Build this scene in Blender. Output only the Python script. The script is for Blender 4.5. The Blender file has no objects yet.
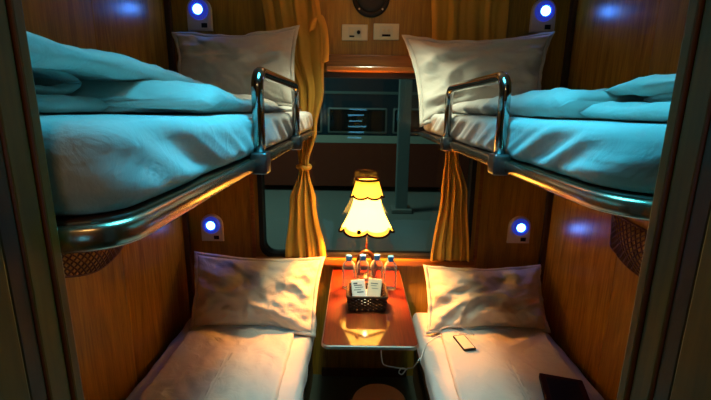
import bpy, bmesh, math, random
from mathutils import Vector, Matrix, noise
random.seed(4)
C = bpy.context.scene.collection
PI = math.pi
sin, cos = math.sin, math.cos

# ---------------------------------------------------------------- node materials
def mat(name):
    m = bpy.data.materials.new(name); m.use_nodes = True
    nt = m.node_tree; b = nt.nodes['Principled BSDF']
    return m, nt, b
def setp(b, **k):
    for n, v in k.items():
        n = n.replace('_', ' ')
        if n in b.inputs: b.inputs[n].default_value = v
def col(c): return (c[0], c[1], c[2], 1)
def noise_bump(nt, b, scale=40, strength=.1, dist=.002, stretch=(1, 1, 1), detail=4):
    tc = nt.nodes.new('ShaderNodeTexCoord'); mp = nt.nodes.new('ShaderNodeMapping'); mp.inputs['Scale'].default_value = stretch
    n = nt.nodes.new('ShaderNodeTexNoise'); n.inputs['Scale'].default_value = scale; n.inputs['Detail'].default_value = detail
    bp = nt.nodes.new('ShaderNodeBump'); bp.inputs['Strength'].default_value = strength; bp.inputs['Distance'].default_value = dist
    nt.links.new(tc.outputs['Object'], mp.inputs[0]); nt.links.new(mp.outputs[0], n.inputs[0])
    nt.links.new(n.outputs[0], bp.inputs['Height']); nt.links.new(bp.outputs[0], b.inputs['Normal'])
    return n
def plain(name, c, rough=.5, metal=0, bump=0, bscale=60, **k):
    m, nt, b = mat(name); setp(b, Base_Color=col(c), Roughness=rough, Metallic=metal, **k)
    # a little procedural variation in roughness
    tc = nt.nodes.new('ShaderNodeTexCoord'); n = nt.nodes.new('ShaderNodeTexNoise'); n.inputs['Scale'].default_value = 12
    mr = nt.nodes.new('ShaderNodeMapRange'); mr.inputs[3].default_value = max(0, rough*.85); mr.inputs[4].default_value = min(1, rough*1.15+.01)
    nt.links.new(tc.outputs['Object'], n.inputs[0]); nt.links.new(n.outputs[0], mr.inputs[0]); nt.links.new(mr.outputs[0], b.inputs['Roughness'])
    if bump: noise_bump(nt, b, bscale, bump)
    return m
def wood(name, dark, light, rough=.3, axis=2, coat=.0, scale=1.0, contrast=(.3, .7), figure=0):
    m, nt, b = mat(name); L = nt.links
    tc = nt.nodes.new('ShaderNodeTexCoord'); mp = nt.nodes.new('ShaderNodeMapping')
    s = [9*scale]*3; s[axis] = .9*scale; mp.inputs['Scale'].default_value = s
    L.new(tc.outputs['Object'], mp.inputs[0])
    n1 = nt.nodes.new('ShaderNodeTexNoise'); n1.inputs['Scale'].default_value = 2.2; n1.inputs['Detail'].default_value = 7
    n1.inputs['Roughness'].default_value = .62; n1.inputs['Distortion'].default_value = .7 + figure
    mp2 = nt.nodes.new('ShaderNodeMapping'); s2 = [90*scale]*3; s2[axis] = 4*scale; mp2.inputs['Scale'].default_value = s2
    L.new(tc.outputs['Object'], mp2.inputs[0])
    n2 = nt.nodes.new('ShaderNodeTexNoise'); n2.inputs['Scale'].default_value = 1.6; n2.inputs['Detail'].default_value = 3
    L.new(mp.outputs[0], n1.inputs[0]); L.new(mp2.outputs[0], n2.inputs[0])
    mx = nt.nodes.new('ShaderNodeMix'); mx.data_type = 'FLOAT'; mx.inputs[0].default_value = .38
    L.new(n1.outputs[0], mx.inputs[2]); L.new(n2.outputs[0], mx.inputs[3])
    r = nt.nodes.new('ShaderNodeValToRGB'); e = r.color_ramp.elements
    e[0].position = contrast[0]; e[0].color = col(dark); e[1].position = contrast[1]; e[1].color = col(light)
    L.new(mx.outputs[0], r.inputs[0]); L.new(r.outputs[0], b.inputs['Base Color'])
    setp(b, Specular_IOR_Level=(.25 if coat > .9 else .5), Roughness=rough, Coat_Weight=coat, Coat_Roughness=.06)
    bp = nt.nodes.new('ShaderNodeBump'); bp.inputs['Strength'].default_value = .12; bp.inputs['Distance'].default_value = .0006
    L.new(n2.outputs[0], bp.inputs['Height']); L.new(bp.outputs[0], b.inputs['Normal'])
    return m
def emit(name, c, strength):
    m, nt, b = mat(name); setp(b, Base_Color=col(c), Emission_Color=col(c), Emission_Strength=strength); return m

M = {}
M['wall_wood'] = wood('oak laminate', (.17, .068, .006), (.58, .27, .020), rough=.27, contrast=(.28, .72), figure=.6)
M['wall_wood2'] = wood('oak laminate satin', (.17, .068, .006), (.58, .27, .020), rough=.34, contrast=(.28, .72), figure=.6)
M['back_wood'] = wood('back wall laminate', (.18, .078, .007), (.58, .31, .025), rough=.38, contrast=(.3, .7))
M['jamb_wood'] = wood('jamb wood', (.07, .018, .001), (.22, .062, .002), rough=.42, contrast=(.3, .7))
M['dark_wood'] = wood('dark stained wood', (.035, .010, .003), (.10, .03, .008), rough=.35)
M['trim_wood'] = wood('ledge wood', (.16, .05, .008), (.45, .17, .03), rough=.3, axis=0, coat=.4)
M['table_wood'] = wood('mahogany', (.09, .006, .001), (.28, .022, .002), rough=.5, axis=1, coat=1.0, contrast=(.3, .7))
M['base_wood'] = wood('berth base wood', (.06, .03, .008), (.16, .08, .02), rough=.45)
M['floor'] = plain('floor vinyl', (.05, .06, .04), .45, bump=.05)
M['ceiling'] = plain('ceiling laminate', (.55, .48, .36), .6)
M['rubber'] = plain('black rubber', (.012, .012, .013), .45)
M['chrome'] = plain('chrome steel', (.42, .40, .38), .12, 1)
M['steel_dark'] = plain('dull grey steel', (.22, .22, .22), .32, 1)
M['trim_metal'] = plain('polished edge metal', (.70, .54, .38), .24, 1)
M['arch_wood'] = wood('dark arch wood', (.012, .003, .001), (.035, .008, .003), rough=.35)
M['bright_metal'] = plain('bright edge strip', (.50, .32, .22), .5, 1)
M['plaque'] = plain('beige plastic', (.78, .64, .50), .4)
M['plate'] = plain('cream plastic', (.80, .70, .44), .4)
M['plate2'] = plain('cream socket insert', (.72, .68, .48), .4)
M['blue_ring'] = plain('blue LED glow ring', (.03, .05, .40), .35, Emission_Color=(.05, .09, 1, 1), Emission_Strength=.22)  # blue colour and weak emission stand in for LED scatter on the ring
M['led'] = emit('led lens', (.07, .28, 1.0), 34)
M['black'] = plain('black plastic', (.01, .01, .012), .55, Specular_IOR_Level=.3)
M['blackmesh'] = plain('black speaker grille', (.012, .012, .014), .5, bump=.8, bscale=600)
M['screw'] = plain('screw', (.6, .58, .5), .3, 1)
M['cable'] = plain('white cable', (.75, .72, .68), .5)
M['phone_screen'] = plain('pale phone film', (.85, .72, .52), .3)
M['blue_cap'] = plain('blue cap', (.02, .22, .75), .35)
M['paper'] = plain('paper packet', (.80, .78, .70), .6)
M['paper2'] = plain('cream paper packet', (.78, .66, .46), .6)
M['ink'] = plain('dark printed ink', (.06, .07, .08), .6)
M['bin'] = plain('beige plastic bin', (.34, .22, .13), .5)
M['leather'] = plain('dark maroon leather', (.030, .006, .004), .7, Specular_IOR_Level=.1, bump=.2, bscale=300)
M['leather2'] = plain('embossed leather panel', (.008, .004, .004), .6, Specular_IOR_Level=.1)
M['net'] = plain('brown net cord', (.16, .06, .03), .7)
M['trim_brown'] = plain('shade trim', (.018, .004, .002), .9, Specular_IOR_Level=.1)

def fabric(name, c, rough=.85, weave=900, fold=0, sheen=.15, transl=0):
    m, nt, b = mat(name); setp(b, Base_Color=col(c), Roughness=rough, Sheen_Weight=sheen)
    L = nt.links
    tc = nt.nodes.new('ShaderNodeTexCoord')
    n = nt.nodes.new('ShaderNodeTexNoise'); n.inputs['Scale'].default_value = 14; n.inputs['Detail'].default_value = 5; n.inputs['Distortion'].default_value = 1.2
    n2 = nt.nodes.new('ShaderNodeTexNoise'); n2.inputs['Scale'].default_value = weave
    L.new(tc.outputs['Object'], n.inputs[0]); L.new(tc.outputs['Object'], n2.inputs[0])
    b1 = nt.nodes.new('ShaderNodeBump'); b1.inputs['Strength'].default_value = .35; b1.inputs['Distance'].default_value = .012 * (1 + fold)
    b2 = nt.nodes.new('ShaderNodeBump'); b2.inputs['Strength'].default_value = .15; b2.inputs['Distance'].default_value = .0006
    L.new(n.outputs[0], b1.inputs['Height']); L.new(n2.outputs[0], b2.inputs['Height']); L.new(b1.outputs[0], b2.inputs['Normal'])
    L.new(b2.outputs[0], b.inputs['Normal'])
    if transl:
        t = nt.nodes.new('ShaderNodeBsdfTranslucent'); t.inputs[0].default_value = col(c)
        mx = nt.nodes.new('ShaderNodeMixShader'); mx.inputs[0].default_value = transl
        L.new(b.outputs[0], mx.inputs[1]); L.new(t.outputs[0], mx.inputs[2])
        L.new(mx.outputs[0], nt.nodes['Material Output'].inputs[0])
    return m
M['sheet'] = fabric('white cotton sheet', (.64, .60, .56))
M['pillowcase'] = fabric('white cotton pillowcase', (.68, .62, .54), fold=.3)
M['duvet'] = fabric('white duvet cover', (.62, .58, .53), fold=.5)
M['curtain'] = fabric('golden curtain cloth', (.80, .46, .06), rough=.6, transl=.4)
M['shade'] = None
def shade_mat():
    m, nt, b = mat('lit cream lamp shade'); L = nt.links
    setp(b, Base_Color=(.9, .75, .4, 1), Roughness=.8, Emission_Color=(1, .55, .09, 1), Emission_Strength=11.0)
    t = nt.nodes.new('ShaderNodeBsdfTranslucent'); t.inputs[0].default_value = (.95, .80, .42, 1)
    mx = nt.nodes.new('ShaderNodeMixShader'); mx.inputs[0].default_value = .6
    L.new(b.outputs[0], mx.inputs[1]); L.new(t.outputs[0], mx.inputs[2]); L.new(mx.outputs[0], nt.nodes['Material Output'].inputs[0])
    return m
M['shade'] = shade_mat(); M['shade2'] = shade_mat()
setp(M['shade2'].node_tree.nodes['Principled BSDF'], Emission_Color=(1, .50, .04, 1), Emission_Strength=.7)
def thin_glass(name, tint=(1, 1, 1), rough=.0, ior=1.5):
    m, nt, b = mat(name); L = nt.links
    nt.nodes.remove(b)
    t = nt.nodes.new('ShaderNodeBsdfTransparent'); t.inputs[0].default_value = col(tint)
    g = nt.nodes.new('ShaderNodeBsdfGlossy'); g.inputs['Roughness'].default_value = rough
    f = nt.nodes.new('ShaderNodeFresnel'); f.inputs[0].default_value = ior
    mx = nt.nodes.new('ShaderNodeMixShader')
    L.new(f.outputs[0], mx.inputs[0]); L.new(t.outputs[0], mx.inputs[1]); L.new(g.outputs[0], mx.inputs[2])
    L.new(mx.outputs[0], nt.nodes['Material Output'].inputs[0])
    return m
M['glass'] = thin_glass('window glass', (.75, .85, .83), .005)
M['bottle'] = thin_glass('clear bottle plastic', (.97, .98, .98), .12, 1.25)
_nt = M['bottle'].node_tree; _o = _nt.nodes['Material Output']; _s = _o.inputs[0].links[0].from_socket
_d = _nt.nodes.new('ShaderNodeBsdfDiffuse'); _d.inputs[0].default_value = (.85, .88, .9, 1)
_lw = _nt.nodes.new('ShaderNodeLayerWeight'); _lw.inputs[0].default_value = .25
_mr = _nt.nodes.new('ShaderNodeMapRange'); _mr.inputs[3].default_value = .05; _mr.inputs[4].default_value = .55
_m = _nt.nodes.new('ShaderNodeMixShader'); _nt.links.new(_lw.outputs['Facing'], _mr.inputs[0]); _nt.links.new(_mr.outputs[0], _m.inputs[0])
_nt.links.new(_s, _m.inputs[1]); _nt.links.new(_d.outputs[0], _m.inputs[2]); _nt.links.new(_m.outputs[0], _o.inputs[0])
def wicker():
    m, nt, b = mat('dark woven wicker'); L = nt.links
    tc = nt.nodes.new('ShaderNodeTexCoord'); mp = nt.nodes.new('ShaderNodeMapping'); mp.inputs['Scale'].default_value = (1, 1, 1)
    br = nt.nodes.new('ShaderNodeTexBrick'); br.inputs['Scale'].default_value = 1
    L.new(tc.outputs['Object'], b.inputs['Normal']) if False else None
    n = nt.nodes.new('ShaderNodeTexNoise'); n.inputs['Scale'].default_value = 90
    r = nt.nodes.new('ShaderNodeValToRGB'); r.color_ramp.elements[0].color = (.025, .012, .006, 1); r.color_ramp.elements[1].color = (.13, .05, .015, 1)
    L.new(tc.outputs['Object'], n.inputs[0]); L.new(n.outputs[0], r.inputs[0]); L.new(r.outputs[0], b.inputs['Base Color'])
    setp(b, Roughness=.7, Specular_IOR_Level=.25); nt.nodes.remove(br); nt.nodes.remove(mp)
    return m
M['wicker'] = wicker()

# ---------------------------------------------------------------- mesh helpers
def obj(name, bm, m=None, parent=None, smooth=False, loc=None):
    bmesh.ops.recalc_face_normals(bm, faces=bm.faces)
    me = bpy.data.meshes.new(name); bm.to_mesh(me); bm.free()
    if smooth:
        for p in me.polygons: p.use_smooth = True
    o = bpy.data.objects.new(name, me); C.objects.link(o)
    if m: me.materials.append(M[m] if isinstance(m, str) else m)
    if parent:
        o.parent = parent
        w = Vector(); q = parent
        while q: w += Vector(q.location); q = q.parent
        o.location = (Vector(loc) if loc else Vector()) - w
    elif loc: o.location = loc
    return o
def tag(o, label=None, cat=None, group=None, kind=None):
    if label: o['label'] = label
    if cat: o['category'] = cat
    if group: o['group'] = group
    if kind: o['kind'] = kind
    return o
def thing(name, label, cat, loc=(0, 0, 0), group=None):
    o = bpy.data.objects.new(name, None); C.objects.link(o); o.location = loc; o.empty_display_size = .05
    return tag(o, label, cat, group)
def box(bm, x0, x1, y0, y1, z0, z1, bev=0, seg=2):
    r = bmesh.ops.create_cube(bm, size=1)
    for v in r['verts']:
        v.co = Vector(((x0+x1)/2 + v.co.x*(x1-x0), (y0+y1)/2 + v.co.y*(y1-y0), (z0+z1)/2 + v.co.z*(z1-z0)))
    if bev:
        es = list({e for v in r['verts'] for e in v.link_edges})
        bmesh.ops.bevel(bm, geom=es, offset=bev, segments=seg, affect='EDGES', profile=.5)
    return bm
def B(*a, **k): return box(bmesh.new(), *a, **k)
def struct(name, bm, m, smooth=False): return tag(obj(name, bm, m, None, smooth), kind='structure')
def grid_faces(bm, rows, closed_u=False, closed_v=False):
    nr, nc = len(rows), len(rows[0])
    for i in range(nr if closed_v else nr-1):
        for j in range(nc if closed_u else nc-1):
            try: bm.faces.new((rows[i][j], rows[i][(j+1) % nc], rows[(i+1) % nr][(j+1) % nc], rows[(i+1) % nr][j]))
            except ValueError: pass
def loft(rings, bm=None, cap=True):
    bm = bm or bmesh.new()
    rows = [[bm.verts.new(p) for p in r] for r in rings]
    grid_faces(bm, rows, closed_u=True)
    if cap:
        for r, R in ((rows[0], rings[0]), (rows[-1], rings[-1])):
            c = bm.verts.new(sum((Vector(p) for p in R), Vector())/len(R))
            for j in range(len(r)): bm.faces.new((r[j], r[(j+1) % len(r)], c))
    return bm
def rrect(x0, x1, y0, y1, r, nx=8, ny=8, na=5):
    """rounded rectangle, fixed vertex count. r = (SW, SE, NE, NW)"""
    if not isinstance(r, (tuple, list)): r = (r,)*4
    mr = min(x1-x0, y1-y0)/2*.999
    r = [max(1e-5, min(a, mr)) for a in r]
    pts = []
    def arc(cx, cy, rr, a0):
        for k in range(na+1):
            a = a0 + PI/2*k/na; pts.append((cx+rr*cos(a), cy+rr*sin(a)))
    def line(p, q, n):
        for k in range(1, n): t = k/n; pts.append((p[0]+(q[0]-p[0])*t, p[1]+(q[1]-p[1])*t))
    arc(x0+r[0], y0+r[0], r[0], PI); line(pts[-1], (x1-r[1], y0), nx)
    arc(x1-r[1], y0+r[1], r[1], -PI/2); line(pts[-1], (x1, y1-r[2]), ny)
    arc(x1-r[2], y1-r[2], r[2], 0); line(pts[-1], (x0+r[3], y1), nx)
    arc(x0+r[3], y1-r[3], r[3], PI/2); line(pts[-1], (x0, y0+r[0]), ny)
    return pts
def slab(x0, x1, y0, y1, z0, z1, r, er=.01, nx=8, ny=8, nside=1, top=6, esteps=4, sag=None):
    """rounded-plan, soft-edged slab as a stack of offset outlines; dense enough to be displaced"""
    if not isinstance(r, (tuple, list)): r = (r,)*4
    prof = []
    for k in range(esteps+1):
        a = PI/2*k/esteps; prof.append((er*(1-sin(a)), z0+er*(1-cos(a))))
    for k in range(1, nside+1):
        prof.append((0, z0+er+(z1-z0-2*er)*k/nside))
    for k in range(1, esteps+1):
        a = PI/2*k/esteps; prof.append((er*(1-cos(a)), z1-er+er*sin(a)))
    m = min(x1-x0, y1-y0)/2
    for k in range(1, top+1): prof.append((er+(m-er)*.97*k/top, z1))
    rings = []
    for d, z in prof:
        rings.append([(p[0], p[1], z) for p in rrect(x0+d, x1-d, y0+d, y1-d, [max(1e-4, a-d) for a in r], nx, ny)])
    return loft(rings)
def displace(bm, f):
    bm.normal_update()
    new = [(v, v.co + f(v.co, v.normal)) for v in bm.verts]
    for v, c in new: v.co = c
    return bm
def tube(pts, r, bm=None, n=10, cap=True, closed=False):
    bm = bm or bmesh.new(); pts = [Vector(p) for p in pts]; N = len(pts); rows = []
    up = None
    for i, p in enumerate(pts):
        a = pts[(i-1) % N] if (i > 0 or closed) else p; c = pts[(i+1) % N] if (i < N-1 or closed) else p
        t = (c-a).normalized()
        if up is None:
            up = t.orthogonal().normalized()
        else:
            up = (up - t*up.dot(t)).normalized()
        s = t.cross(up); rr = r[i] if isinstance(r, (list, tuple)) else r
        rows.append([bm.verts.new(p + (up*cos(2*PI*k/n)+s*sin(2*PI*k/n))*rr) for k in range(n)])
    grid_faces(bm, rows, closed_u=True, closed_v=closed)
    if cap and not closed: bm.faces.new(rows[0]); bm.faces.new(rows[-1])
    return bm
def smooth_path(pts, n=8):
    P = [Vector(p) for p in pts]; P = [P[0]]+P+[P[-1]]; out = []
    for i in range(1, len(P)-2):
        for k in range(n):
            t = k/n; a, b, c, d = P[i-1:i+3]
            out.append(.5*((2*b)+(c-a)*t+(2*a-5*b+4*c-d)*t*t+(3*b-a-3*c+d)*t**3))
    out.append(P[-2]); return out
def fillet(pts, r, n=6):
    """polyline with rounded corners"""
    P = [Vector(p) for p in pts]; out = [P[0]]
    for i in range(1, len(P)-1):
        a = (P[i-1]-P[i]).normalized(); c = (P[i+1]-P[i]).normalized()
        s, e = P[i]+a*r, P[i]+c*r
        for k in range(n+1):
            t = k/n; out.append(s*(1-t)**2 + P[i]*2*t*(1-t) + e*t*t)
    out.append(P[-1]); return out
def lathe(prof, cx, cy, n=24, bm=None, axis='z', cap=True):
    bm = bm or bmesh.new(); rows = []
    for r, z in prof:
        row = []
        for k in range(n):
            a = 2*PI*k/n
            if axis == 'z': row.append((cx+r*cos(a), cy+r*sin(a), z))
            else: row.append((cx+r*cos(a), z, cy+r*sin(a)))    # axis y: prof z is y
        rows.append(row)
    return loft(rows, bm, cap)
def interp(rows, z):
    """rows sorted by descending z, smooth interpolation of tuples"""
    if z >= rows[0][0]: return rows[0][1:]
    for i in range(len(rows)-1):
        a, b = rows[i], rows[i+1]
        if b[0] <= z <= a[0]:
            t = (a[0]-z)/(a[0]-b[0]); t = t*t*(3-2*t) if True else t
            return tuple(a[k]+(b[k]-a[k])*t for k in range(1, len(a)))
    return rows[-1][1:]
def nz(x, y, z=0): return noise.noise(Vector((x, y, z)))
def ridge(x, y, z=0): return 1-abs(nz(x, y, z))*2.2
def fold3(p, fx, fy, fz, seed=0):
    return noise.noise(Vector((p.x*fx+seed, p.y*fy, p.z*fz+seed*.3)))

# ================================================================ the room
XL, XR, YB, YF = -1.0, 1.125, 2.25, .355
ZC = 2.40
struct('floor', B(XL-.1, XR+.1, -1.0, YB+.08, -.05, 0), 'floor')
struct('ceiling', B(XL-.1, XR+.1, -1.0, YB+.08, ZC, ZC+.05), 'ceiling')
bm = B(XL-.06, XL, .2, 1.62, 0, ZC); w = struct('wall_left', bm, 'wall_wood2')
w2 = obj('panel', B(XL-.06, XL+.0006, 1.62, YB, 0, ZC), 'wall_wood', w)
bm = B(XR, XR+.06, .2, 1.62, 0, ZC); w = struct('wall_right', bm, 'wall_wood2')
w2 = obj('panel', B(XR-.0006, XR+.06, 1.62, YB, 0, ZC), 'wall_wood', w)
# back wall round the window opening
WX0, WX1, WZ0, WZ1 = -.585, .705, .765, 1.87
bm = B(XL-.06, WX0, YB, YB+.08, 0, ZC); box(bm, WX1, XR+.06, YB, YB+.08, 0, ZC)
box(bm, WX0, WX1, YB, YB+.08, 0, WZ0); box(bm, WX0, WX1, YB, YB+.08, WZ1, ZC)
struct('wall_back', bm, 'back_wood')
# window: wooden surround, rubber gasket with round corners, glass
def ring(x0, x1, z0, z1, ri, X0, X1, Z0, Z1, ro, ya, yb):
    bm = bmesh.new()
    a = rrect(x0, x1, z0, z1, ri); b = rrect(X0, X1, Z0, Z1, ro)
    rows = [[bm.verts.new((p[0], y, p[1])) for p in q] for q, y in ((a, ya), (b, ya), (b, yb), (a, yb))]
    grid_faces(bm, rows, closed_u=True, closed_v=True); return bm
win = struct('window_1', ring(-.560, .680, .795, 1.850, .075, WX0, WX1, WZ0, WZ1, .001, YB-.008, YB+.07), 'back_wood')
obj('window_gasket', ring(-.535, .655, .820, 1.825, .06, -.560, .680, .795, 1.850, .075, YB-.014, YB+.06), 'rubber', win)
obj('window_pane', B(-.545, .665, YB+.028, YB+.034, .81, 1.835), 'glass', win)
struct('trim_1', B(-.165, .40, YB-.055, YB, 1.852, 1.880, bev=.006), 'trim_wood')
struct('trim_2', B(-.165, .40, YB-.030, YB, 1.880, 1.940, bev=.006), 'trim_wood')
struct('trim_3', B(WX0, WX1, YB-.045, YB, .762, .800, bev=.006), 'trim_wood')
struct('trim_4', B(XL, XL+.03, YB-.03, YB, 0, ZC, bev=.005), 'dark_wood')
struct('trim_5', B(XR-.03, XR, YB-.03, YB, 0, ZC, bev=.005), 'dark_wood')
struct('trim_6', B(-.605, -.583, YB-.010, YB, .5, 1.9, bev=.003), 'trim_wood')
struct('trim_7', B(.703, .725, YB-.010, YB, .5, 1.9, bev=.003), 'trim_wood')
struct('baseboard_back', B(-.2, .34, YB-.02, YB, 0, .055, bev=.004), 'dark_wood')
# front wall with the doorway the picture is taken through
JX = .278
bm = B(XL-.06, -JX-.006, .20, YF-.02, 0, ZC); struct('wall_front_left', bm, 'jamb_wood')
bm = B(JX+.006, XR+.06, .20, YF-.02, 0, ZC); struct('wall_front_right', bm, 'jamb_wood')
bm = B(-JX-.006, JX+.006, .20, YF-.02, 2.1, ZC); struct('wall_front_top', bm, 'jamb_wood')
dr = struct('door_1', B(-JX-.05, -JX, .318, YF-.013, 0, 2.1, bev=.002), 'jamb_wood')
box_ = lambda n, a, m, p: obj(n, B(*a, bev=.002), m, p)
box_('door_stop', (-JX-.10, -JX+.003, YF-.012, YF, 0, 2.1), 'jamb_wood', dr)
box_('door_seal', (-JX-.03, -JX-.002, .300, .318, 0, 2.1), 'dark_wood', dr)
box_('door_lining', (-JX-.03, -JX-.001, .195, .300, 0, 2.1), 'jamb_wood', dr)
JX = .272
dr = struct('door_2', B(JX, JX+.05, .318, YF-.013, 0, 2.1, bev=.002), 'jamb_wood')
box_('door_stop', (JX-.003, JX+.10, YF-.012, YF, 0, 2.1), 'jamb_wood', dr)
box_('door_seal', (JX+.002, JX+.03, .300, .318, 0, 2.1), 'dark_wood', dr)
box_('door_lining', (JX+.001, JX+.03, .195, .300, 0, 2.1), 'jamb_wood', dr)
struct('wall_corridor', B(XL-.1, XR+.1, -1.0, -.95, 0, ZC), 'back_wood')

w = struct('glint_window', ring(-.17, .17, 1.23, 1.74, .02, -.20, .20, 1.20, 1.77, .001, -.95, -.93), 'dark_wood')  # made-up window behind the camera, added to reflect as blue glints
obj('window_pane', B(-.17, .17, -.949, -.945, 1.23, 1.74), 'black', w)
sl = emit('added blue glint glow', (.10, .45, .75), 4)  # glow added only for the glints in the glass
for k in range(6): obj('glint_bar', B(-.12+.02*(k % 2), .07+.03*(k % 3), -.943, -.938, 1.27+.075*k, 1.29+.075*k), sl, w)

# ================================================================ bunks
def sheet_disp(side, seed, y_lo=.3):
    """drape wrinkles: diagonal folds on the aisle side, soft dimples on top"""
    def f(p, n):
        sidew = abs(n.x)
        q = p.y - (1.645-p.z)*2.1
        d = .0
        if abs(n.z) < .8:
            w = 1-abs(n.z)
            t = min(1, max(0, (1.66-p.z)/.11))
            k = noise.noise(Vector((q*9+seed, p.z*3+p.y*1.5, seed)))
            k2 = noise.noise(Vector((q*22+seed, p.z*5, seed+3)))
            d += w*(.020*(.35-abs(k)*1.5) + .008*(.3-abs(k2)))*(.25+t)
            d += w*.008*noise.noise(Vector((p.y*3+seed, 0, 0)))
        else:
            d += .0025*noise.noise(Vector((p.x*6, p.y*6+seed, 0))) + .001*noise.noise(Vector((p.x*16, p.y*16+seed, 0)))
        return n*d
    return f
def bunk(s, xe, xw, y0, r, label, mlabel, posts, seed):
    """s=+1: aisle edge on the right of the bunk (left bunk)."""
    t = thing('upper_bunk', label, 'bunk', (0.5*(xe+xw), .5*(y0+YB), 1.52), 'upper bunks')
    x0, x1 = sorted((xe - s*.006, xw))
    rr = (0.01, r, 0.01, 0.01) if s > 0 else (r, .01, .01, .01)
    obj('bunk_board', slab(x0, x1, y0+.006, YB-.012, 1.522, 1.548, rr, .004, 4, 6, 1, 2), 'dark_wood', t)
    # polished edge: D profile swept along the aisle edge and round the near corner
    path = fillet([(xe, YB-.015, 0), (xe, y0, 0), (xe - s*.66, y0, 0)], r, 12)
    bm = bmesh.new(); prof = [(-.003, .0), (.001, .0), (.005, .004), (.006, .013), (.005, .022), (.001, .027), (-.003, .027)]
    rows = []
    P = [Vector(p) for p in path]
    for i, p in enumerate(P):
        tn = (P[min(i+1, len(P)-1)]-P[max(i-1, 0)]).normalized()
        out = Vector((-tn.y, tn.x, 0)) * (1 if s > 0 else -1)
        rows.append([bm.verts.new((p.x+out.x*a, p.y+out.y*a, 1.519+b)) for a, b in prof])
    grid_faces(bm, rows, closed_u=True); bm.faces.new(rows[0]); bm.faces.new(rows[-1])
    obj('edge_trim', bm, 'trim_metal', t, True)
    ya, yb = posts
    xg = xe + s*.012
    zt = 1.738
    g = obj('guard_rail', tube(fillet([(xg, ya, 1.525), (xg, ya, zt), (xg, yb, zt), (xg, yb, 1.525)], .045, 8), .0137, n=14), 'chrome', t, True)
    g['label'] = 'bent chrome tube guard rail'
    for y in (ya, yb):
        bm = B(xg-.019, xg+.020, y-.023, y+.023, 1.512, 1.562, bev=.006, seg=3)
        obj('clamp', bm, 'steel_dark', g, True)
    for y in (ya-.22, .5*(ya+yb)+.9*0+.35):
        pass
    # mattress
    m0, m1 = sorted((xe - s*.004, xw + s*.005))
    rr = (0.03, r, 0.06, 0.03) if s > 0 else (r, .03, .03, .06)
    bm = slab(m0, m1, y0+.008, YB-.055, 1.549, 1.645, rr, .024, 10, 130, 9, 7, 5)
    displace(bm, sheet_disp(s, seed))
    for v in bm.verts:
        v.co.z = max(v.co.z, 1.5485)
    tag(obj('mattress', bm, 'sheet', None, True), mlabel, 'mattress', 'sheeted mattresses')
    return t
bunk(1, -.232, XL+.004, .367, .065, 'left upper bunk with polished edge and chrome guard rail', 'white sheeted mattress on the left upper bunk', (.915, 1.475), 3.1)
bunk(-1, .352, XR-.004, .50, .12, 'right upper bunk with polished edge and chrome guard rail', 'white sheeted mattress on the right upper bunk', (.950, 1.520), 11.7)

def lower(s, xe, xw, label, mlabel, seed):
    x0, x1 = sorted((xe - s*.03, xw))
    t = thing('lower_berth', label, 'berth', (.5*(x0+x1), 1.3, 0), 'lower berths')
    obj('berth_base', B(x0, x1, YF+.01, YB-.04, 0, .36, bev=.006), 'base_wood', t)
    obj('front_rail', B(*sorted((xe-s*.004, xe-s*.03)), YF+.01, YB-.04, .335, .372, bev=.006), 'trim_metal', t)
    m0, m1 = sorted((xe, xw + s*.0))
    bm = slab(m0, m1, YF+.03, YB-.05, .375, .482, .04, .028, 10, 60, 6, 8, 5)
    def f(p, n):
        d = .004*nz(p.x*5+seed, p.y*5, 0) + .003*nz(p.x*13+seed, p.y*11, 2)
        if abs(n.z) < .8: d += .008*nz(p.y*9+seed, p.z*6, 0)
        return n*d
    displace(bm, f)
    for v in bm.verts: v.co.z = max(v.co.z, .3735)
    tag(obj('mattress', bm, 'sheet', None, True), mlabel, 'mattress', 'sheeted mattresses')
lower(1, -.222, -.945, 'left lower berth on wooden base beside the table', 'white sheeted mattress on the left lower berth', 21.)
lower(-1, .345, 1.075, 'right lower berth on wooden base beside the table', 'white sheeted mattress on the right lower berth', 33.)

# lower duvets: flat folded covers
def flat_duvet(x0, x1, y0, y1, skew, seed, label, z0=.4865):
    bm = slab(x0, x1, y0, y1, z0, z0+.026, .02, .010, 30, 60, 2, 26, 4)
    def f(p, n):
        if n.z < .2 and p.z < z0+.004: return Vector()
        a = p.x*.8+p.y*.6; b = -p.x*.6+p.y*.8
        d = .017*(.45-abs(nz(a*4+seed, b*9, seed))) + .010*(.4-abs(nz(a*14, b*7+seed, 1))) + .0025*nz(p.x*30, p.y*30, seed)
        return Vector((n.x*d*.6, n.y*d*.6, d*max(0, n.z)))
    displace(bm, f)
    for v in bm.verts: v.co.x += skew*(y1-v.co.y); v.co.z = max(v.co.z, z0)
    tag(obj('duvet', bm, 'duvet', None, True), label, 'duvet', 'folded duvets')
flat_duvet(-.862, -.315, .45, 1.975, .0, 5., 'flat folded duvet lying on the left lower berth')
flat_duvet(.468, 1.015, .45, 1.955, -.05, 8.3, 'flat folded duvet on the right lower berth, under the phone')

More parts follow.
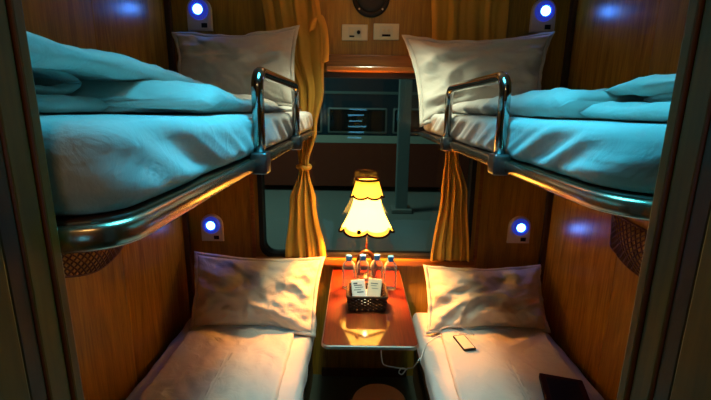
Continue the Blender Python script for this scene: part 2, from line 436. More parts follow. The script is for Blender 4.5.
# upper duvets: thick folded ribbons swept across the bunk
def ribbon(bm, path, x0, x1, th, seed, nseg=22, nx=40, edge=None, wob=.012):
    P = smooth_path([(0, a, b-.007) for a, b in path], nseg); rows = []
    for i, p in enumerate(P):
        t = (P[min(i+1, len(P)-1)]-P[max(i-1, 0)]).normalized(); nrm = Vector((0, -t.z, t.y))
        u = i/(len(P)-1); endf = min(1, 6*min(u, 1-u)+.25)
        h = (th*.5 if th else max(.008, p.z-1.645))*endf**.5
        xa = x0 + (edge(p.y) if edge else 0); xb = x1
        row = []
        for k in range(nx):
            s = k/(nx-1); row.append((xa+(xb-xa)*s, 1, s))
        ring_ = []
        for (x, sg, s) in row:
            e = min(1, (min(s, 1-s)*nx/2.2+.0))**.5 if 0 < s < 1 else 0
            ring_.append((x, h*e))
        top = [(x, hh) for x, hh in ring_]; bot = [(x, -hh) for x, hh in reversed(ring_[1:-1])]
        vs = []
        for x, hh in top+bot:
            q = Vector((x, p.y, p.z)) + nrm*hh
            vs.append(q)
        rows.append(vs)
    loft(rows, bm); return bm
def upper_duvet(s, xe, xw, layers, seed, label, zmin=1.648):
    bm = bmesh.new()
    for path, xin, th in layers:
        a, b = sorted((xe - s*xin, xw + s*.03))
        ribbon(bm, path, a, b, th, seed)
    def f(p, n):
        d = .018*(.40-abs(nz(p.x*5+seed, p.y*6+p.z*8, p.z*9))) + .009*(.3-abs(nz(p.x*12+seed, p.y*10, p.z*14))) + .003*nz(p.x*30, p.y*24, p.z*30)
        return n*d
    displace(bm, f)
    for v in bm.verts:
        v.co.z = max(v.co.z, zmin)
        if s > 0: v.co.x = max(v.co.x, xw+.006)
        else: v.co.x = min(v.co.x, xw-.006)
    tag(obj('duvet', bm, 'duvet', None, True), label, 'duvet', 'folded duvets')
upper_duvet(1, -.232, XL, [
    ([(1.93, 1.659), (1.72, 1.660), (1.45, 1.662), (1.20, 1.666), (1.0, 1.671), (.90, 1.678), (.83, 1.682), (.78, 1.680), (.74, 1.670)], .030, None),
    ([(1.96, 1.680), (1.80, 1.690), (1.62, 1.690), (1.42, 1.676)], .15, .036),
    ([(1.62, 1.672), (1.45, 1.684), (1.20, 1.702), (.95, 1.726), (.72, 1.734), (.50, 1.742), (.38, 1.748)], .16, .032),
    ([(.40, 1.735), (.58, 1.728), (.70, 1.722), (.745, 1.706), (.70, 1.690), (.55, 1.692), (.40, 1.694)], .26, .020),
    ([(.88, 1.668), (.70, 1.668), (.55, 1.670), (.40, 1.668)], .22, .022),
], 2.2, 'bulky folded duvet with loose layers on the left upper bunk')
upper_duvet(-1, .352, XR, [
    ([(1.86, 1.670), (1.60, 1.674), (1.30, 1.677), (1.05, 1.681), (.85, 1.683), (.80, 1.675)], .040, None),
    ([(1.15, 1.690), (.95, 1.702), (.75, 1.712), (.60, 1.716), (.52, 1.716)], .13, .022),
    ([(.90, 1.667), (.75, 1.666), (.52, 1.665)], .085, .026),
    ([(.52, 1.700), (.66, 1.698), (.735, 1.690), (.66, 1.684), (.52, 1.682)], .16, .014),
], 7.7, 'low folded duvet lying along the right upper bunk')

# ================================================================ pillows
def pillow(c, th, seed, label, bulge_dir, flange=.055, twist=0, pinch=.055):
    """c = corners BL, BR, TR, TL in world; cushion with a flat flange all round"""
    BL, BR, TR, TL = [Vector(p) for p in c]; nd = Vector(bulge_dir).normalized()
    N, Mv = 56, 40
    ctr = (BL+BR+TR+TL)/4
    def P(u, v, sgn, wrinkle=True):        # u, v in -1..1
        # edges bow inwards between the corners
        uu = u*(1-pinch*(1-v*v)*1.0); vv = v*(1-pinch*2.4*(1-abs(u)**1.6))
        a, b = (uu+1)/2, (vv+1)/2
        p = BL.lerp(BR, a).lerp(TL.lerp(TR, a), b)
        fu, fv = min(1, abs(u)/(1-flange)), min(1, abs(v)/(1-flange*1.6))
        h = (max(0, 1-fu**2.6)**.62)*(max(0, 1-fv**2.4)**.62)
        d = th*.5*h
        if wrinkle:
            # folds run from the corners and the pinched edges to the middle
            r = math.hypot(u, v); ang = math.atan2(v, u)
            th_ = seed*1.7; a_ = u*cos(th_)+v*sin(th_); b_ = -u*sin(th_)+v*cos(th_); wq = nz(u*1.5, v*1.5, seed)*.6
            k = nz(a_*1.3+seed, b_*2.7+wq, seed) ; k2 = nz(u*3.2+seed, v*3.0, seed+4); k3 = nz(u*9+v*4+seed, v*7, 1.3)
            k4 = nz(ang*6+seed*2, r*2.2, 9)
            amp = th*(.06+.50*h)
            d += amp*(.95*(.33-abs(k))+.45*k2+.16*k3+.38*min(1, r*r*1.2)*(.3-abs(k4)))*(.45+r*.5)*(1.0 if sgn > 0 else .4)
            if h <= 0.001: d = .0
        wave = .026*nz(u*3+seed, v*3, 7)*max(abs(u), abs(v))**2 + .010*nz(u*8+seed, v*8, 5)*max(abs(u), abs(v))**6
        return p + nd*(sgn*d + .0018*sgn + wave)
    bm = bmesh.new()
    F = 1-flange*.9; G = 1-flange*1.6*.9
    fr = [[bm.verts.new(P(-F+2*F*i/(N-1), -G+2*G*j/(Mv-1), 1)) for i in range(N)] for j in range(Mv)]
    bk = [[bm.verts.new(P(-F+2*F*i/(N-1), -G+2*G*j/(Mv-1), -1)) for i in range(N)] for j in range(Mv)]
    grid_faces(bm, fr); grid_faces(bm, bk)
    rim = lambda g: g[0][:] + [g[j][-1] for j in range(1, Mv)] + g[-1][-2::-1] + [g[j][0] for j in range(Mv-2, 0, -1)]
    a, b = rim(fr), rim(bk)
    for i in range(len(a)): bm.faces.new((a[i], a[(i+1) % len(a)], b[(i+1) % len(a)], b[i]))
    o = tag(obj('pillow', bm, 'pillowcase', None, True), label, 'pillow', 'white pillows')
    # flange: closed flat border
    bm = bmesh.new(); rows = []
    def border(fu, fv, sgn, n=40, m=28):
        q = []
        for i in range(n): q.append(P(-fu+2*fu*i/n, -fv, sgn, False))
        for i in range(m): q.append(P(fu, -fv+2*fv*i/m, sgn, False))
        for i in range(n): q.append(P(fu-2*fu*i/n, fv, sgn, False))
        for i in range(m): q.append(P(-fu, fv-2*fv*i/m, sgn, False))
        return q
    for fu, fv, sg in ((F*.985, G*.985, 1), (1, 1, 1), (1, 1, -1), (F*.985, G*.985, -1)):
        rows.append([bm.verts.new(p) for p in border(fu, fv, sg)])
    grid_faces(bm, rows, closed_u=True, closed_v=True)
    fl = obj('flange', bm, 'pillowcase', o, True)
    return o
pillow([(-.885, 1.93, .492), (-.200, 1.90, .480), (-.168, 2.165, .835), (-.925, 2.175, .852)], .17, 1.3,
       'white pillow on the left lower berth, lit gold on its table side', (0, -.85, .5))
pillow([(.385, 1.92, .495), (1.065, 1.95, .495), (1.075, 2.175, .800), (.392, 2.16, .795)], .17, 6.1,
       'white pillow on the right lower berth behind the phone', (0, -.82, .55))
pillow([(-.885, 2.02, 1.672), (-.285, 1.99, 1.655), (-.292, 2.155, 2.068), (-.950, 2.165, 2.035)], .12, 9.4,
       'white pillow on the left upper bunk against the brown curtain', (0, -.93, .25), pinch=.075)
pillow([(.298, 1.92, 1.580), (.905, 2.02, 1.675), (.998, 2.165, 2.058), (.222, 2.16, 2.030)], .15, 14.9,
       'large white pillow on the right upper bunk, its corner over the edge', (-.05, -.93, .25), pinch=.080)

# ================================================================ curtains
def cloth(name, rows, k, seed, mt='curtain', parent=None, nz_=90, ns=110, th=.0016):
    z0, z1 = rows[0][0], rows[-1][0]; bm = bmesh.new(); G = []
    for i in range(nz_+1):
        z = z0+(z1-z0)*i/nz_; xa, xb, y, amp = interp(rows, z); row = []
        for j in range(ns+1):
            s = j/ns
            ph = 2*PI*k*s + 1.5*nz(s*4+seed, z*1.5, seed)
            yy = y - amp*(.7*sin(ph)+.25*sin(2.3*ph+1+seed)+1.3*nz(s*5+seed, z*1.8, 3)+.5*nz(s*13+seed, z*2.2, 8))
            xx = xa+(xb-xa)*s + (xb-xa)*.03*nz(s*8, z*4, seed)
            row.append(bm.verts.new((xx, yy, z)))
        G.append(row)
    grid_faces(bm, G)
    o = obj(name, bm, mt, parent, True)
    md = o.modifiers.new('thickness', 'SOLIDIFY'); md.thickness = th
    return o
cl = thing('curtain', 'left golden curtain tied beside the window', 'curtain', (-.30, 2.21, .81), 'window curtains')
cloth('curtain_cloth', [(2.30, -.50, -.205, 2.215, .012), (1.95, -.47, -.175, 2.210, .013), (1.75, -.37, -.178, 2.205, .014), (1.55, -.335, -.215, 2.200, .012),
      (1.36, -.312, -.262, 2.195, .010), (1.33, -.312, -.262, 2.195, .010), (1.15, -.370, -.225, 2.196, .011), (.808, -.402, -.168, 2.192, .012)], 3.6, 1.0, parent=cl)
bm = bmesh.new(); tube([(-.287+.034*cos(a), 2.193+.022*sin(a), 1.345+.006*sin(2*a)) for a in [2*PI*i/20 for i in range(20)]], .011, bm, 8, closed=True)
tb = obj('tieback', bm, 'curtain', cl, True)
bm = bmesh.new(); pth = smooth_path([(-.235, 2.19, 2.05), (-.222, 2.172, 2.095), (-.195, 2.165, 2.112), (-.172, 2.168, 2.06), (-.163, 2.172, 1.97), (-.165, 2.175, 1.895)], 8); rows = []
for i, p in enumerate(pth):
    rows.append([bm.verts.new(p+Vector((a*.016, b*.004, a*.006))) for a, b in ((-1, -1), (0, -1.5), (1, -1), (1, 1), (0, 1.5), (-1, 1))])
grid_faces(bm, rows, closed_u=True); bm.faces.new(rows[0]); bm.faces.new(rows[-1])
obj('loose_tie_strap', bm, 'curtain', cl, True)
cr = thing('curtain', 'right golden curtain tied beside the window', 'curtain', (.55, 2.21, .81), 'window curtains')
cloth('curtain_cloth', [(2.30, .372, .765, 2.218, .010), (2.0, .385, .765, 2.215, .011), (1.75, .42, .70, 2.212, .011), (1.56, .475, .60, 2.205, .010),
      (1.47, .492, .560, 2.200, .008), (1.43, .492, .560, 2.200, .008), (1.20, .480, .625, 2.198, .011), (.806, .440, .665, 2.194, .013)], 4.2, 4.0, parent=cr)
bm = bmesh.new(); tube([(.526+.042*cos(a), 2.198+.022*sin(a), 1.452+.005*sin(2*a)) for a in [2*PI*i/20 for i in range(20)]], .010, bm, 8, closed=True)
obj('tieback', bm, 'curtain', cr, True)

# ================================================================ reading lights
def reading_light(x, z, label, proto=None):
    if proto:
        t = proto.copy(); C.objects.link(t); t.location = (x, YB, z); t['label'] = label
        for ch in proto.children:
            c = ch.copy(); C.objects.link(c); c.parent = t
            for g in ch.children:
                d = g.copy(); C.objects.link(d); d.parent = c
        return t
    t = thing('reading_light', label, 'reading light', (0, YB, 0), 'round blue reading lights')
    w, r = .064, .064; zt = .0
    out = [(-w, -.100), (w, -.100)] + [(r*cos(a), zt+r*sin(a)) for a in [PI*i/16 for i in range(17)]]
    rings = [[(px*k, YB-y, -.02+(pz+.02)*k) for px, pz in out] for k, y in ((1, .001), (1, .012), (.95, .017))]
    obj('backplate', loft(rings), 'plaque', t)
    hs = obj('lamp_ring', lathe([(.050, YB-.016), (.050, YB-.028), (.045, YB-.036), (.028, YB-.038), (.0225, YB-.030), (.0225, YB-.020)], 0, 0, 28, axis='y'), 'blue_ring', t, True)
    obj('led_lens', lathe([(.0225, YB-.021), (.0225, YB-.034), (.017, YB-.040), (.008, YB-.042)], 0, 0, 24, axis='y'), 'led', hs, True)
    obj('switch', B(.010, .040, YB-.021, YB-.016, -.086, -.064, bev=.001), 'black', t)
    t.location = (x, YB, z)
    return t
RL = [(-.825, 2.150, 'reading light above the left upper pillow'), (.962, 2.165, 'reading light above the right upper pillow'),
      (-.835, .992, 'reading light above the left lower pillow'), (.958, 1.005, 'reading light above the right lower pillow')]
p0 = None
for x, z, lb in RL:
    r_ = reading_light(x, z, lb, p0); p0 = p0 or r_

# ================================================================ speaker, sockets
t = thing('wall_speaker', 'round black speaker on the wall above the window', 'speaker', (.066, YB, 2.225))
obj('speaker_rim', lathe([(.098, YB-.001), (.098, YB-.010), (.090, YB-.016), (.078, YB-.016), (.074, YB-.008)], .066, 2.225, 40, axis='y'), 'black', t, True)
obj('speaker_grille', lathe([(.076, YB-.006), (.070, YB-.012), (.045, YB-.014), (.03, YB-.010)], .066, 2.225, 40, axis='y'), 'blackmesh', t, True)
obj('speaker_dome', lathe([(.018, YB-.008), (.016, YB-.016), (.008, YB-.020)], .066, 2.225, 20, axis='y'), 'black', t, True)
for a in (45, 135, 225, 315):
    obj('screw', lathe([(.005, YB-.014), (.005, YB-.018), (.002, YB-.019)], .066+.085*cos(math.radians(a)), 2.225+.085*sin(math.radians(a)), 10, axis='y'), 'screw', t, True)
def plate(x0, x1, z0, z1, label, kind):
    t = thing('wall_plate', label, 'socket plate', ((x0+x1)/2, YB, (z0+z1)/2), 'socket plates above the window')
    obj('face_plate', B(x0, x1, YB-.010, YB-.0005, z0, z1, bev=.003), 'plate', t)
    cx, cz = (x0+x1)/2, (z0+z1)/2
    obj('insert', B(cx-.034, cx+.034, YB-.013, YB-.009, cz-.026, cz+.026, bev=.001), 'plate2', t)
    if kind == 0:
        obj('rocker_switch', B(cx-.028, cx-.004, YB-.018, YB-.012, cz-.012, cz+.014, bev=.002), 'plate', t)
        obj('slot', B(cx-.028, cx-.002, YB-.0150, YB-.012, cz-.024, cz-.016), 'black', t)
        obj('round_knob', lathe([(.009, YB-.012), (.009, YB-.022), (.006, YB-.026)], cx+.020, cz, 18, axis='y'), 'black', t, True)
    else:
        for dx in (-.015, .013):
            obj('socket_hole_cover', lathe([(.008, YB-.012), (.008, YB-.017), (.006, YB-.018)], cx+dx, cz+.006, 16, axis='y'), 'plate', t, True)
        obj('usb_slot', B(cx-.022, cx+.022, YB-.0155, YB-.012, cz-.024, cz-.014), 'leather2', t)
plate(-.084, .052, 2.012, 2.092, 'cream wall plate with black round knob, left of the pair', 0)
plate(.082, .216, 2.018, 2.098, 'cream wall plate with dark slot and twin sockets, right of the pair', 1)

# ================================================================ table
TZ = .73
t = thing('table', 'glossy mahogany table under the window between the berths', 'table', (.068, 1.85, 0))
rt = (.03, .03, .004, .004)
bm = slab(-.128, .264, 1.440, YB, TZ-.020, TZ, rt, .006, 8, 12, 1, 4)
# table narrows a little towards its outer end
o = obj('tabletop', bm, 'table_wood', t)
# metal edge strip
pts = [(p[0], p[1]) for p in rrect(-.131, .267, 1.437, YB-.003, (.033, .033, .003, .003), 6, 6, 6)]
bm = bmesh.new(); rows = []
inn = rrect(-.127, .263, 1.441, YB-.007, (.029, .029, .002, .002), 6, 6, 6)
for q, z in ((pts, TZ-.014), (pts, TZ-.002), (inn, TZ+.0012), (inn, TZ-.014)):
    rows.append([bm.verts.new((p[0], p[1], z)) for p in q])
grid_faces(bm, rows, closed_u=True, closed_v=True)
e = obj('edge_strip', bm, 'bright_metal', t, False); e['label'] = 'shiny metal edge strip'
for x in (-.06, .19):
    bm = bmesh.new(); vs = [bm.verts.new(p) for p in ((x-.01, YB-.004, TZ-.028), (x-.01, 1.80, TZ-.028), (x-.01, YB-.004, .42))]
    f = bm.faces.new(vs); r = bmesh.ops.extrude_face_region(bm, geom=[f])
    for g in r['geom']:
        if isinstance(g, bmesh.types.BMVert): g.co.x += .02
    obj('wall_bracket', bm, 'dark_wood', t)

# lamp
LX, LY = .060, 2.115
t = thing('table_lamp', 'lit scalloped cream table lamp behind the water bottles', 'lamp', (LX, LY, TZ))
bm = lathe([(.050, TZ+.001), (.052, TZ+.008), (.046, TZ+.016), (.020, TZ+.022), (.014, TZ+.03)], LX+.005, LY, 28)
obj('lamp_base', bm, 'dark_wood', t, True)
pth = smooth_path([(LX+.048, LY, TZ+.014), (LX+.052, LY, TZ+.07), (LX+.040, LY, TZ+.125), (LX+.005, LY, TZ+.155), (LX-.030, LY, TZ+.130), (LX-.040, LY, TZ+.08), (LX-.040, LY, TZ+.014)], 6)
obj('lamp_arch', tube(pth, .013, n=10), 'arch_wood', t, True)
obj('lamp_stem', tube([(LX+.005, LY, TZ+.150), (LX+.005, LY, TZ+.34)], .006, n=10), 'trim_metal', t, True)
obj('bulb', lathe([(.010, TZ+.34), (.012, TZ+.36), (.026, TZ+.40), (.028, TZ+.42), (.020, TZ+.445), (.006, TZ+.455)], LX+.005, LY, 18), emit('bulb glow', (1, .75, .4), 30), t, True)
def bell(zb, zt, rb, rt_, petals, scal, flare, ya=.9, n=96, m=24, split=None):
    def pt(a, s, off=0):     # s=0 top .. 1 bottom
        r = rt_ + (rb-rt_)*(s**flare)
        pet = abs(sin((a+PI/2)*petals/2)); sc = (pet**.6)
        r *= 1 + .05*s*(sc-.6)
        z = zt + (zb-zt)*s - scal*(sc-.5)*s**4
        return Vector((LX+.003+(r+off)*cos(a), LY+(r+off)*ya*sin(a), z))
    def surf(s0, s1):
        bm = bmesh.new(); G = []
        for i in range(m+1): G.append([bm.verts.new(pt(2*PI*j/n, s0+(s1-s0)*i/m)) for j in range(n)])
        grid_faces(bm, G, closed_u=True); return bm
    edge = lambda s: tube([pt(2*PI*j/n, s, .002) for j in range(n)], .0058, closed=True, n=6)
    return surf, edge
def shade_part(name, bm, mt, par):
    o = obj(name, bm, mt, par, True); md = o.modifiers.new('th', 'SOLIDIFY'); md.thickness = .0015; return o
surf, edge = bell(1.018, 1.212, .146, .070, 6, .024, 1.7)
sh = shade_part('lamp_shade', surf(0, .90), 'shade', t)
shade_part('hem_border', surf(.90, 1), 'shade2', sh)
obj('lower_trim', edge(1), 'trim_brown', sh, True)
surf, edge = bell(1.205, 1.294, .086, .060, 6, .012, 1.2)
shade_part('shade_collar', surf(0, 1), 'shade2', sh)
obj('collar_trim', edge(1), 'trim_brown', sh, True); obj('top_trim', edge(0), 'trim_brown', sh, True)
obj('rosette', lathe([(.012, LY-.120), (.010, LY-.126), (.004, LY-.129)], LX-.040, 1.035, 14, axis='y'), 'trim_brown', sh, True)
bm = bmesh.new()
for k in range(3):
    a = 2*PI*k/3; tube([(LX+.005, LY, 1.19), (LX+.003+.064*cos(a), LY+.058*sin(a), 1.203)], .002, bm, 6)
obj('shade_spider', bm, 'trim_metal', sh)
l = bpy.data.lights.new('lamp_bulb_light', 'POINT'); l.energy = 225; l.color = (1, .31, .04); l.shadow_soft_size = .035
lo = bpy.data.objects.new('lamp_bulb_light', l); C.objects.link(lo); lo.location = (LX+.005, LY, 1.13)

# bottles
def bottle(x, y, label, proto=None):
    if proto:
        b = proto.copy(); C.objects.link(b); b.location = (x, y, TZ+.001); b['label'] = label
        for ch in proto.children:
            c = ch.copy(); C.objects.link(c); c.parent = b
        return b
    b = thing('water_bottle', label, 'water bottle', (0, 0, 0), 'water bottles on the table')
    W_ = 1.12
    prof = [(.020, 0), (.029, .003), (.031, .010), (.031, .030), (.029, .034), (.031, .038), (.031, .055), (.029, .059), (.031, .063), (.031, .080), (.029, .085),
            (.031, .092), (.031, .118), (.027, .136), (.018, .150), (.0125, .158), (.0125, .166)]
    obj('bottle_body', lathe([(r*W_, z) for r, z in prof], 0, 0, 28), 'bottle', b, True)
    bm = bmesh.new(); tube([(.0315*cos(a), .0315*sin(a), .0) for a in [0]], .001, bm, 3) if False else None
    obj('cap', lathe([(.0165, .160), (.0168, .162), (.0168, .180), (.0150, .183)], 0, 0, 24), 'blue_cap', b, False)
    obj('neck_ring', lathe([(.0135, .155), (.0155, .156), (.0155, .159), (.0135, .160)], 0, 0, 24), 'blue_cap', b, False)
    b.location = (x, y, TZ+.001)
    return b
p0 = None
for x, y, lb in ((-.030, 1.975, 'blue-capped water bottle, leftmost of the four'), (.043, 1.985, 'blue-capped water bottle, second from left'),
                 (.118, 1.990, 'blue-capped water bottle, third from left'), (.189, 1.975, 'blue-capped water bottle, rightmost of the four')):
    b = bottle(x, y, lb, p0); p0 = p0 or b

# basket with packets
bx0, bx1, by0, by1, bh = -.020, .143, 1.720, 1.850, .072
t = thing('basket', 'dark woven basket of paper packets on the table', 'basket', ((bx0+bx1)/2, (by0+by1)/2, TZ))
bm = bmesh.new(); nst = 9
for k in range(nst):
    z = TZ+.004+bh*(k+.5)/nst; fl_ = .010*(k+.5)/nst; pts = rrect(bx0-fl_, bx1+fl_, by0-fl_, by1+fl_, .012, 22, 17, 3)
    c = Vector(((bx0+bx1)/2, (by0+by1)/2, z)); q = []
    for i, p in enumerate(pts):
        d = Vector((p[0], p[1], z)); o_ = (d-c); o_.z = 0; o_.normalize()
        q.append(d + o_*.0035*(1 if (i//2+k) % 2 else -1))
    tube(q, .0042, bm, 6, closed=True)
obj('woven_side', bm, 'wicker', t, True)
bm = bmesh.new(); tube([(p[0], p[1], TZ+.006+bh) for p in rrect(bx0-.012, bx1+.012, by0-.012, by1+.012, .014, 6, 6, 4)], .0065, bm, 8, closed=True)
obj('rim', bm, 'wicker', t, True)
obj('basket_bottom', B(bx0+.002, bx1-.002, by0+.002, by1-.002, TZ+.0015, TZ+.007), 'wicker', t)
bm = bmesh.new()
for i, p in enumerate(rrect(bx0-.004, bx1+.004, by0-.004, by1+.004, .010, 8, 6, 1)): tube([(p[0], p[1], TZ+.004), (p[0]*1.0, p[1], TZ+.004+bh)], .003, bm, 5)
obj('stake', bm, 'wicker', t, True)
def packet(cx, cy, cz, w, h, rot, tilt, label, mt, marks):
    mtx = Matrix.Translation((cx, cy, cz)) @ Matrix.Rotation(rot, 4, 'Z') @ Matrix.Rotation(tilt, 4, 'X')
    bm = B(-w/2, w/2, -.005, .005, -h/2, h/2, bev=.003); bm.transform(mtx)
    o = tag(obj('paper_packet', bm, mt), label, 'packet', 'packets in the basket')
    bm = bmesh.new()
    for (a, b, c, d) in marks: box(bm, a, b, -.0056, -.0048, c, d)
    bm.transform(mtx); obj('print', bm, 'ink', o)
packet(.022, 1.810, TZ+.068, .070, .105, .18, -.75, 'white printed paper packet in the basket', 'paper',
       [(-.022, .018, .02, .024), (-.018, .022, .010, .013), (-.024, .010, -.002, .001), (-.01, .022, -.015, -.010), (-.024, -.004, .028, .036)])
packet(.098, 1.815, TZ+.072, .068, .105, -.20, -.75, 'cream paper packet in the basket, right of the white one', 'paper2',
       [(-.020, .016, .024, .028), (-.018, .010, .014, .016), (-.012, .020, .0, .002)])
packet(.060, 1.790, TZ+.040, .060, .085, .05, -1.0, 'white packet lying between the other two in the basket', 'paper', [(-.02, .02, .03, .033)])

# bin under the table
t = thing('waste_bin', 'round beige waste bin on the floor below the table', 'bin', (.128, 1.668, 0))
obj('bin_body', lathe([(.098, .002), (.102, .008), (.122, .262), (.124, .268)], .128, 1.668, 36), 'bin', t, True)
obj('bin_lid', lathe([(.130, .262), (.132, .272), (.130, .284), (.118, .292), (.06, .299)], .128, 1.668, 40), 'bin', t, True)
pth = smooth_path([(.02, 1.71, .262), (-.018, 1.68, .268), (-.025, 1.63, .262), (.01, 1.585, .262)], 8)
obj('handle', tube(pth, .006, n=8), 'bin', t, True)

# phone, cable, folder on the right berth
t = thing('phone', 'dark-edged phone charging on the right lower duvet', 'phone', (.548, 1.800, .530))
R = Matrix.Translation((.555, 1.800, .5215)) @ Matrix.Rotation(math.radians(12), 4, 'Z')
bm = slab(-.033, .033, -.065, .065, 0, .008, .008, .002, 4, 6, 1, 2); bm.transform(R); obj('phone_body', bm, 'black', t)
bm = slab(-.0275, .0275, -.0560, .0580, .0078, .0088, .005, .0003, 4, 6, 1, 2); bm.transform(R); obj('screen', bm, 'phone_screen', t)
cab = smooth_path([(.547, 1.866, .527), (.552, 1.875, .534), (.600, 1.862, .530), (.612, 1.84, .545), (.575, 1.825, .580), (.520, 1.818, .605), (.468, 1.82, .600), (.438, 1.835, .570), (.455, 1.850, .530), (.435, 1.862, .520), (.37, 1.82, .497), (.325, 1.72, .480), (.300, 1.60, .57), (.288, 1.55, .600), (.262, 1.54, .566), (.235, 1.54, .558), (.215, 1.54, .530), (.200, 1.54, .540),
                   (.212, 1.54, .560), (.235, 1.545, .552), (.19, 1.55, .556), (.145, 1.555, .562), (.128, 1.56, .575), (.120, 1.56, .64), (.118, 1.60, .701)], 8)
tag(obj('charging_cable', tube(cab, .0026, n=8), 'cable', None, True), 'thin white cable looping from under the table to the phone', 'cable')
t = thing('leather_folder', 'dark leather folder lying on the right lower duvet', 'folder', (.87, 1.45, .522))
R = Matrix.Translation((.868, 1.425, .527)) @ Matrix.Rotation(math.radians(-16), 4, 'Z')
bm = slab(-.085, .085, -.12, .095, 0, .022, .006, .003, 4, 4, 1, 2); bm.transform(R); obj('cover', bm, 'leather', t)
bm = slab(-.062, .062, -.095, .072, .0215, .0235, .003, .0004, 4, 4, 1, 2); bm.transform(R); obj('inset_panel', bm, 'leather2', t)

# net pockets on the side walls
def net(s, x, label):
    t = thing('net_pocket', label, 'net pocket', (x, 1.50, 1.0), 'wall net pockets')
    ya, yb, zt = 1.24, 1.690, 1.24
    def P(u, v):          # u along y, v down
        sag = .150+.03*sin(PI*u)
        y = ya+(yb-ya)*u + (.5-u)*.05*v; z = zt - sag*v - .02*sin(PI*u)
        return Vector((x + s*(.006+.035*sin(PI*u)*sin(PI*min(1, v*.95))), y, z))
    bm = bmesh.new(); n = 15
    for k in range(-8, n):
        for d in (1, -1):
            pts = []
            for i in range(31):
                v = i/30; u = (k/n + v*.42) if d > 0 else (1-k/n - v*.42)
                if 0 <= u <= 1: pts.append(P(u, v))
            if len(pts) > 1: tube(pts, .0030, bm, 5)
    o = obj('mesh', bm, 'net', t)
    bm = bmesh.new()
    tube([P(i/20, 0) for i in range(21)] + [P(1, i/10) for i in range(1, 11)] + [P(1-i/20, 1) for i in range(1, 21)] + [P(0, 1-i/10) for i in range(1, 10)], .004, bm, 6, closed=True)
    obj('border_cord', bm, 'net', t)
net(1, XL, 'brown net pocket on the left wall below the bunk')
net(-1, XR, 'brown net pocket on the right wall below the bunk')

# ================================================================ lights of the compartment, with an added fill
t = thing('ceiling_light', 'square ceiling light over the aisle', 'ceiling light', (.06, .72, ZC))
obj('housing', B(-.12, .24, .48, .96, ZC-.03, ZC-.001, bev=.004), 'plate', t)
obj('diffuser', B(-.10, .22, .50, .94, ZC-.034, ZC-.03), emit('cool diffuser', (.3, .9, 1.0), 2), t)
l = bpy.data.lights.new('ceiling_tube', 'AREA'); l.shape = 'RECTANGLE'; l.size = .3; l.size_y = .42; l.energy = 4.9; l.color = (.02, .53, .82); l.spread = math.radians(84)
lo = bpy.data.objects.new('ceiling_tube', l); C.objects.link(lo); lo.location = (.06, .72, ZC-.04)

t = thing('corridor_light', 'warm ceiling light in the corridor behind the doorway', 'ceiling light', (0, -.45, ZC))
obj('housing', B(-.2, .2, -.55, -.35, ZC-.03, ZC-.001, bev=.004), 'plate', t)
obj('diffuser', B(-.18, .18, -.53, -.37, ZC-.034, ZC-.03), emit('corridor diffuser', (1, .7, .35), 1.5), t)
l = bpy.data.lights.new('corridor_tube', 'AREA'); l.shape = 'RECTANGLE'; l.size = .34; l.size_y = .14; l.energy = 1.0; l.color = (1, .62, .22)
lo = bpy.data.objects.new('corridor_tube', l); C.objects.link(lo); lo.location = (0, -.45, ZC-.04)
t = thing('ceiling_light', 'added fill light on the ceiling near the window', 'ceiling light', (.06, 1.75, ZC))  # made-up fill lamp, added to lift the upper back wall and pillows
obj('housing', lathe([(.09, ZC-.001), (.09, ZC-.02), (.08, ZC-.03)], .06, 1.75, 28), 'plate', t, True)
obj('diffuser', lathe([(.075, ZC-.030), (.07, ZC-.036), (.03, ZC-.040)], .06, 1.75, 28), emit('fill diffuser', (1, .8, .5), 2), t, True)
l = bpy.data.lights.new('ceiling_fill', 'AREA'); l.shape = 'DISK'; l.size = .14; l.energy = 3.8; l.spread = math.radians(95); l.color = (.86, .98, .70)
lo = bpy.data.objects.new('ceiling_fill', l); C.objects.link(lo); lo.location = (.06, 1.75, ZC-.045)

# ================================================================ outside at night
ground = tag(obj('platform_ground', B(-15, 15, 2.9, 30, -.7, -.6), plain('platform concrete', (.22, .26, .24), .7, bump=.3, bscale=3)), kind='structure')
ty = 11.0
t = thing('train_carriage', 'dark red and blue train carriage standing across the platform', 'train carriage', (0, ty+1.4, -.6))
obj('lower_body', B(-12, 12, ty, ty+2.8, -.45, .76, bev=.02), plain('red brown paint', (.20, .035, .015), .4), t)
obj('cream_stripe', B(-12, 12, ty-.01, ty+.1, .76, .96), plain('cream paint', (.42, .50, .42), .4), t)
obj('upper_body', B(-12, 12, ty, ty+2.8, .96, 2.75, bev=.02), plain('blue paint', (.008, .035, .055), .35), t)
obj('roof', B(-12, 12, ty-.05, ty+2.85, 2.75, 3.05, bev=.1), plain('roof grey', (.08, .09, .09), .6), t)
fm = plain('window frame grey', (.16, .22, .22), .4); gm = plain('dark train glass', (.008, .014, .016), .12)
rl_ = obj('roof_band', B(-12, 12, ty-.02, ty+.1, 2.05, 2.12), plain('pale band', (.10, .18, .18), .4), t)
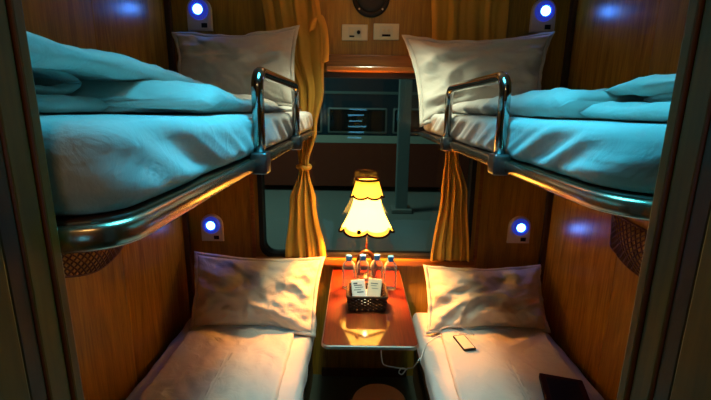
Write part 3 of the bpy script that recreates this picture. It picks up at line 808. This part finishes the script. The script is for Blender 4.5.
for k in range(-3, 4):
    x0 = -.78 + k*1.75
    f = obj('window', B(x0, x0+1.6, ty-.03, ty+.02, 1.02, 1.70, bev=.04), fm, t)
    obj('pane', B(x0+.04, x0+1.56, ty-.04, ty, 1.06, 1.66, bev=.03), gm, f)
t = thing('platform_post', 'grey steel post standing on the platform outside', 'post', (1.03, 8.8, -.6))
obj('shaft', B(.90, 1.16, 8.7, 8.96, -.6, 5, bev=.01), plain('post grey paint', (.20, .27, .27), .5), t)
obj('footing', B(.80, 1.26, 8.6, 9.06, -.6, -.50, bev=.02), plain('post concrete', (.25, .28, .26), .8), t)
l = bpy.data.lights.new('station_light', 'AREA'); l.size = 2; l.energy = 110; l.color = (.70, 1, .85)
lo = bpy.data.objects.new('station_light', l); C.objects.link(lo); lo.location = (-2.5, 7.5, 5.5); lo.rotation_euler = (math.radians(22), 0, 0)

# ================================================================ world, camera, view
W = bpy.data.worlds.new('night'); bpy.context.scene.world = W; W.use_nodes = True
W.node_tree.nodes['Background'].inputs[0].default_value = (.05, .10, .12, 1); W.node_tree.nodes['Background'].inputs[1].default_value = .15
cam = bpy.data.cameras.new('camera'); co = bpy.data.objects.new('camera', cam); C.objects.link(co)
cam.lens = 400/711*36; cam.sensor_width = 36; cam.clip_start = .01
pt, rl = math.radians(12.8), math.radians(.8)
fwd = Vector((0, cos(pt), -sin(pt))); U = Vector((0, sin(pt), cos(pt))); Rr = Vector((1, 0, 0))
right = Rr*cos(rl)+U*sin(rl); up = U*cos(rl)-Rr*sin(rl)
m = Matrix((right, up, -fwd)).transposed().to_4x4(); m.translation = (0, 0, 1.66)
co.matrix_world = m
sc = bpy.context.scene; sc.camera = co
sc.view_settings.view_transform = 'Standard'; sc.view_settings.look = 'None'; sc.view_settings.exposure = .35; sc.view_settings.gamma = 1
sc.view_settings.use_curve_mapping = False
sc.cycles.max_bounces = 8; sc.cycles.transmission_bounces = 8; sc.cycles.transparent_max_bounces = 10
sc.cycles.use_denoising = True; sc.cycles.sample_clamp_indirect = 4; sc.cycles.caustics_refractive = False
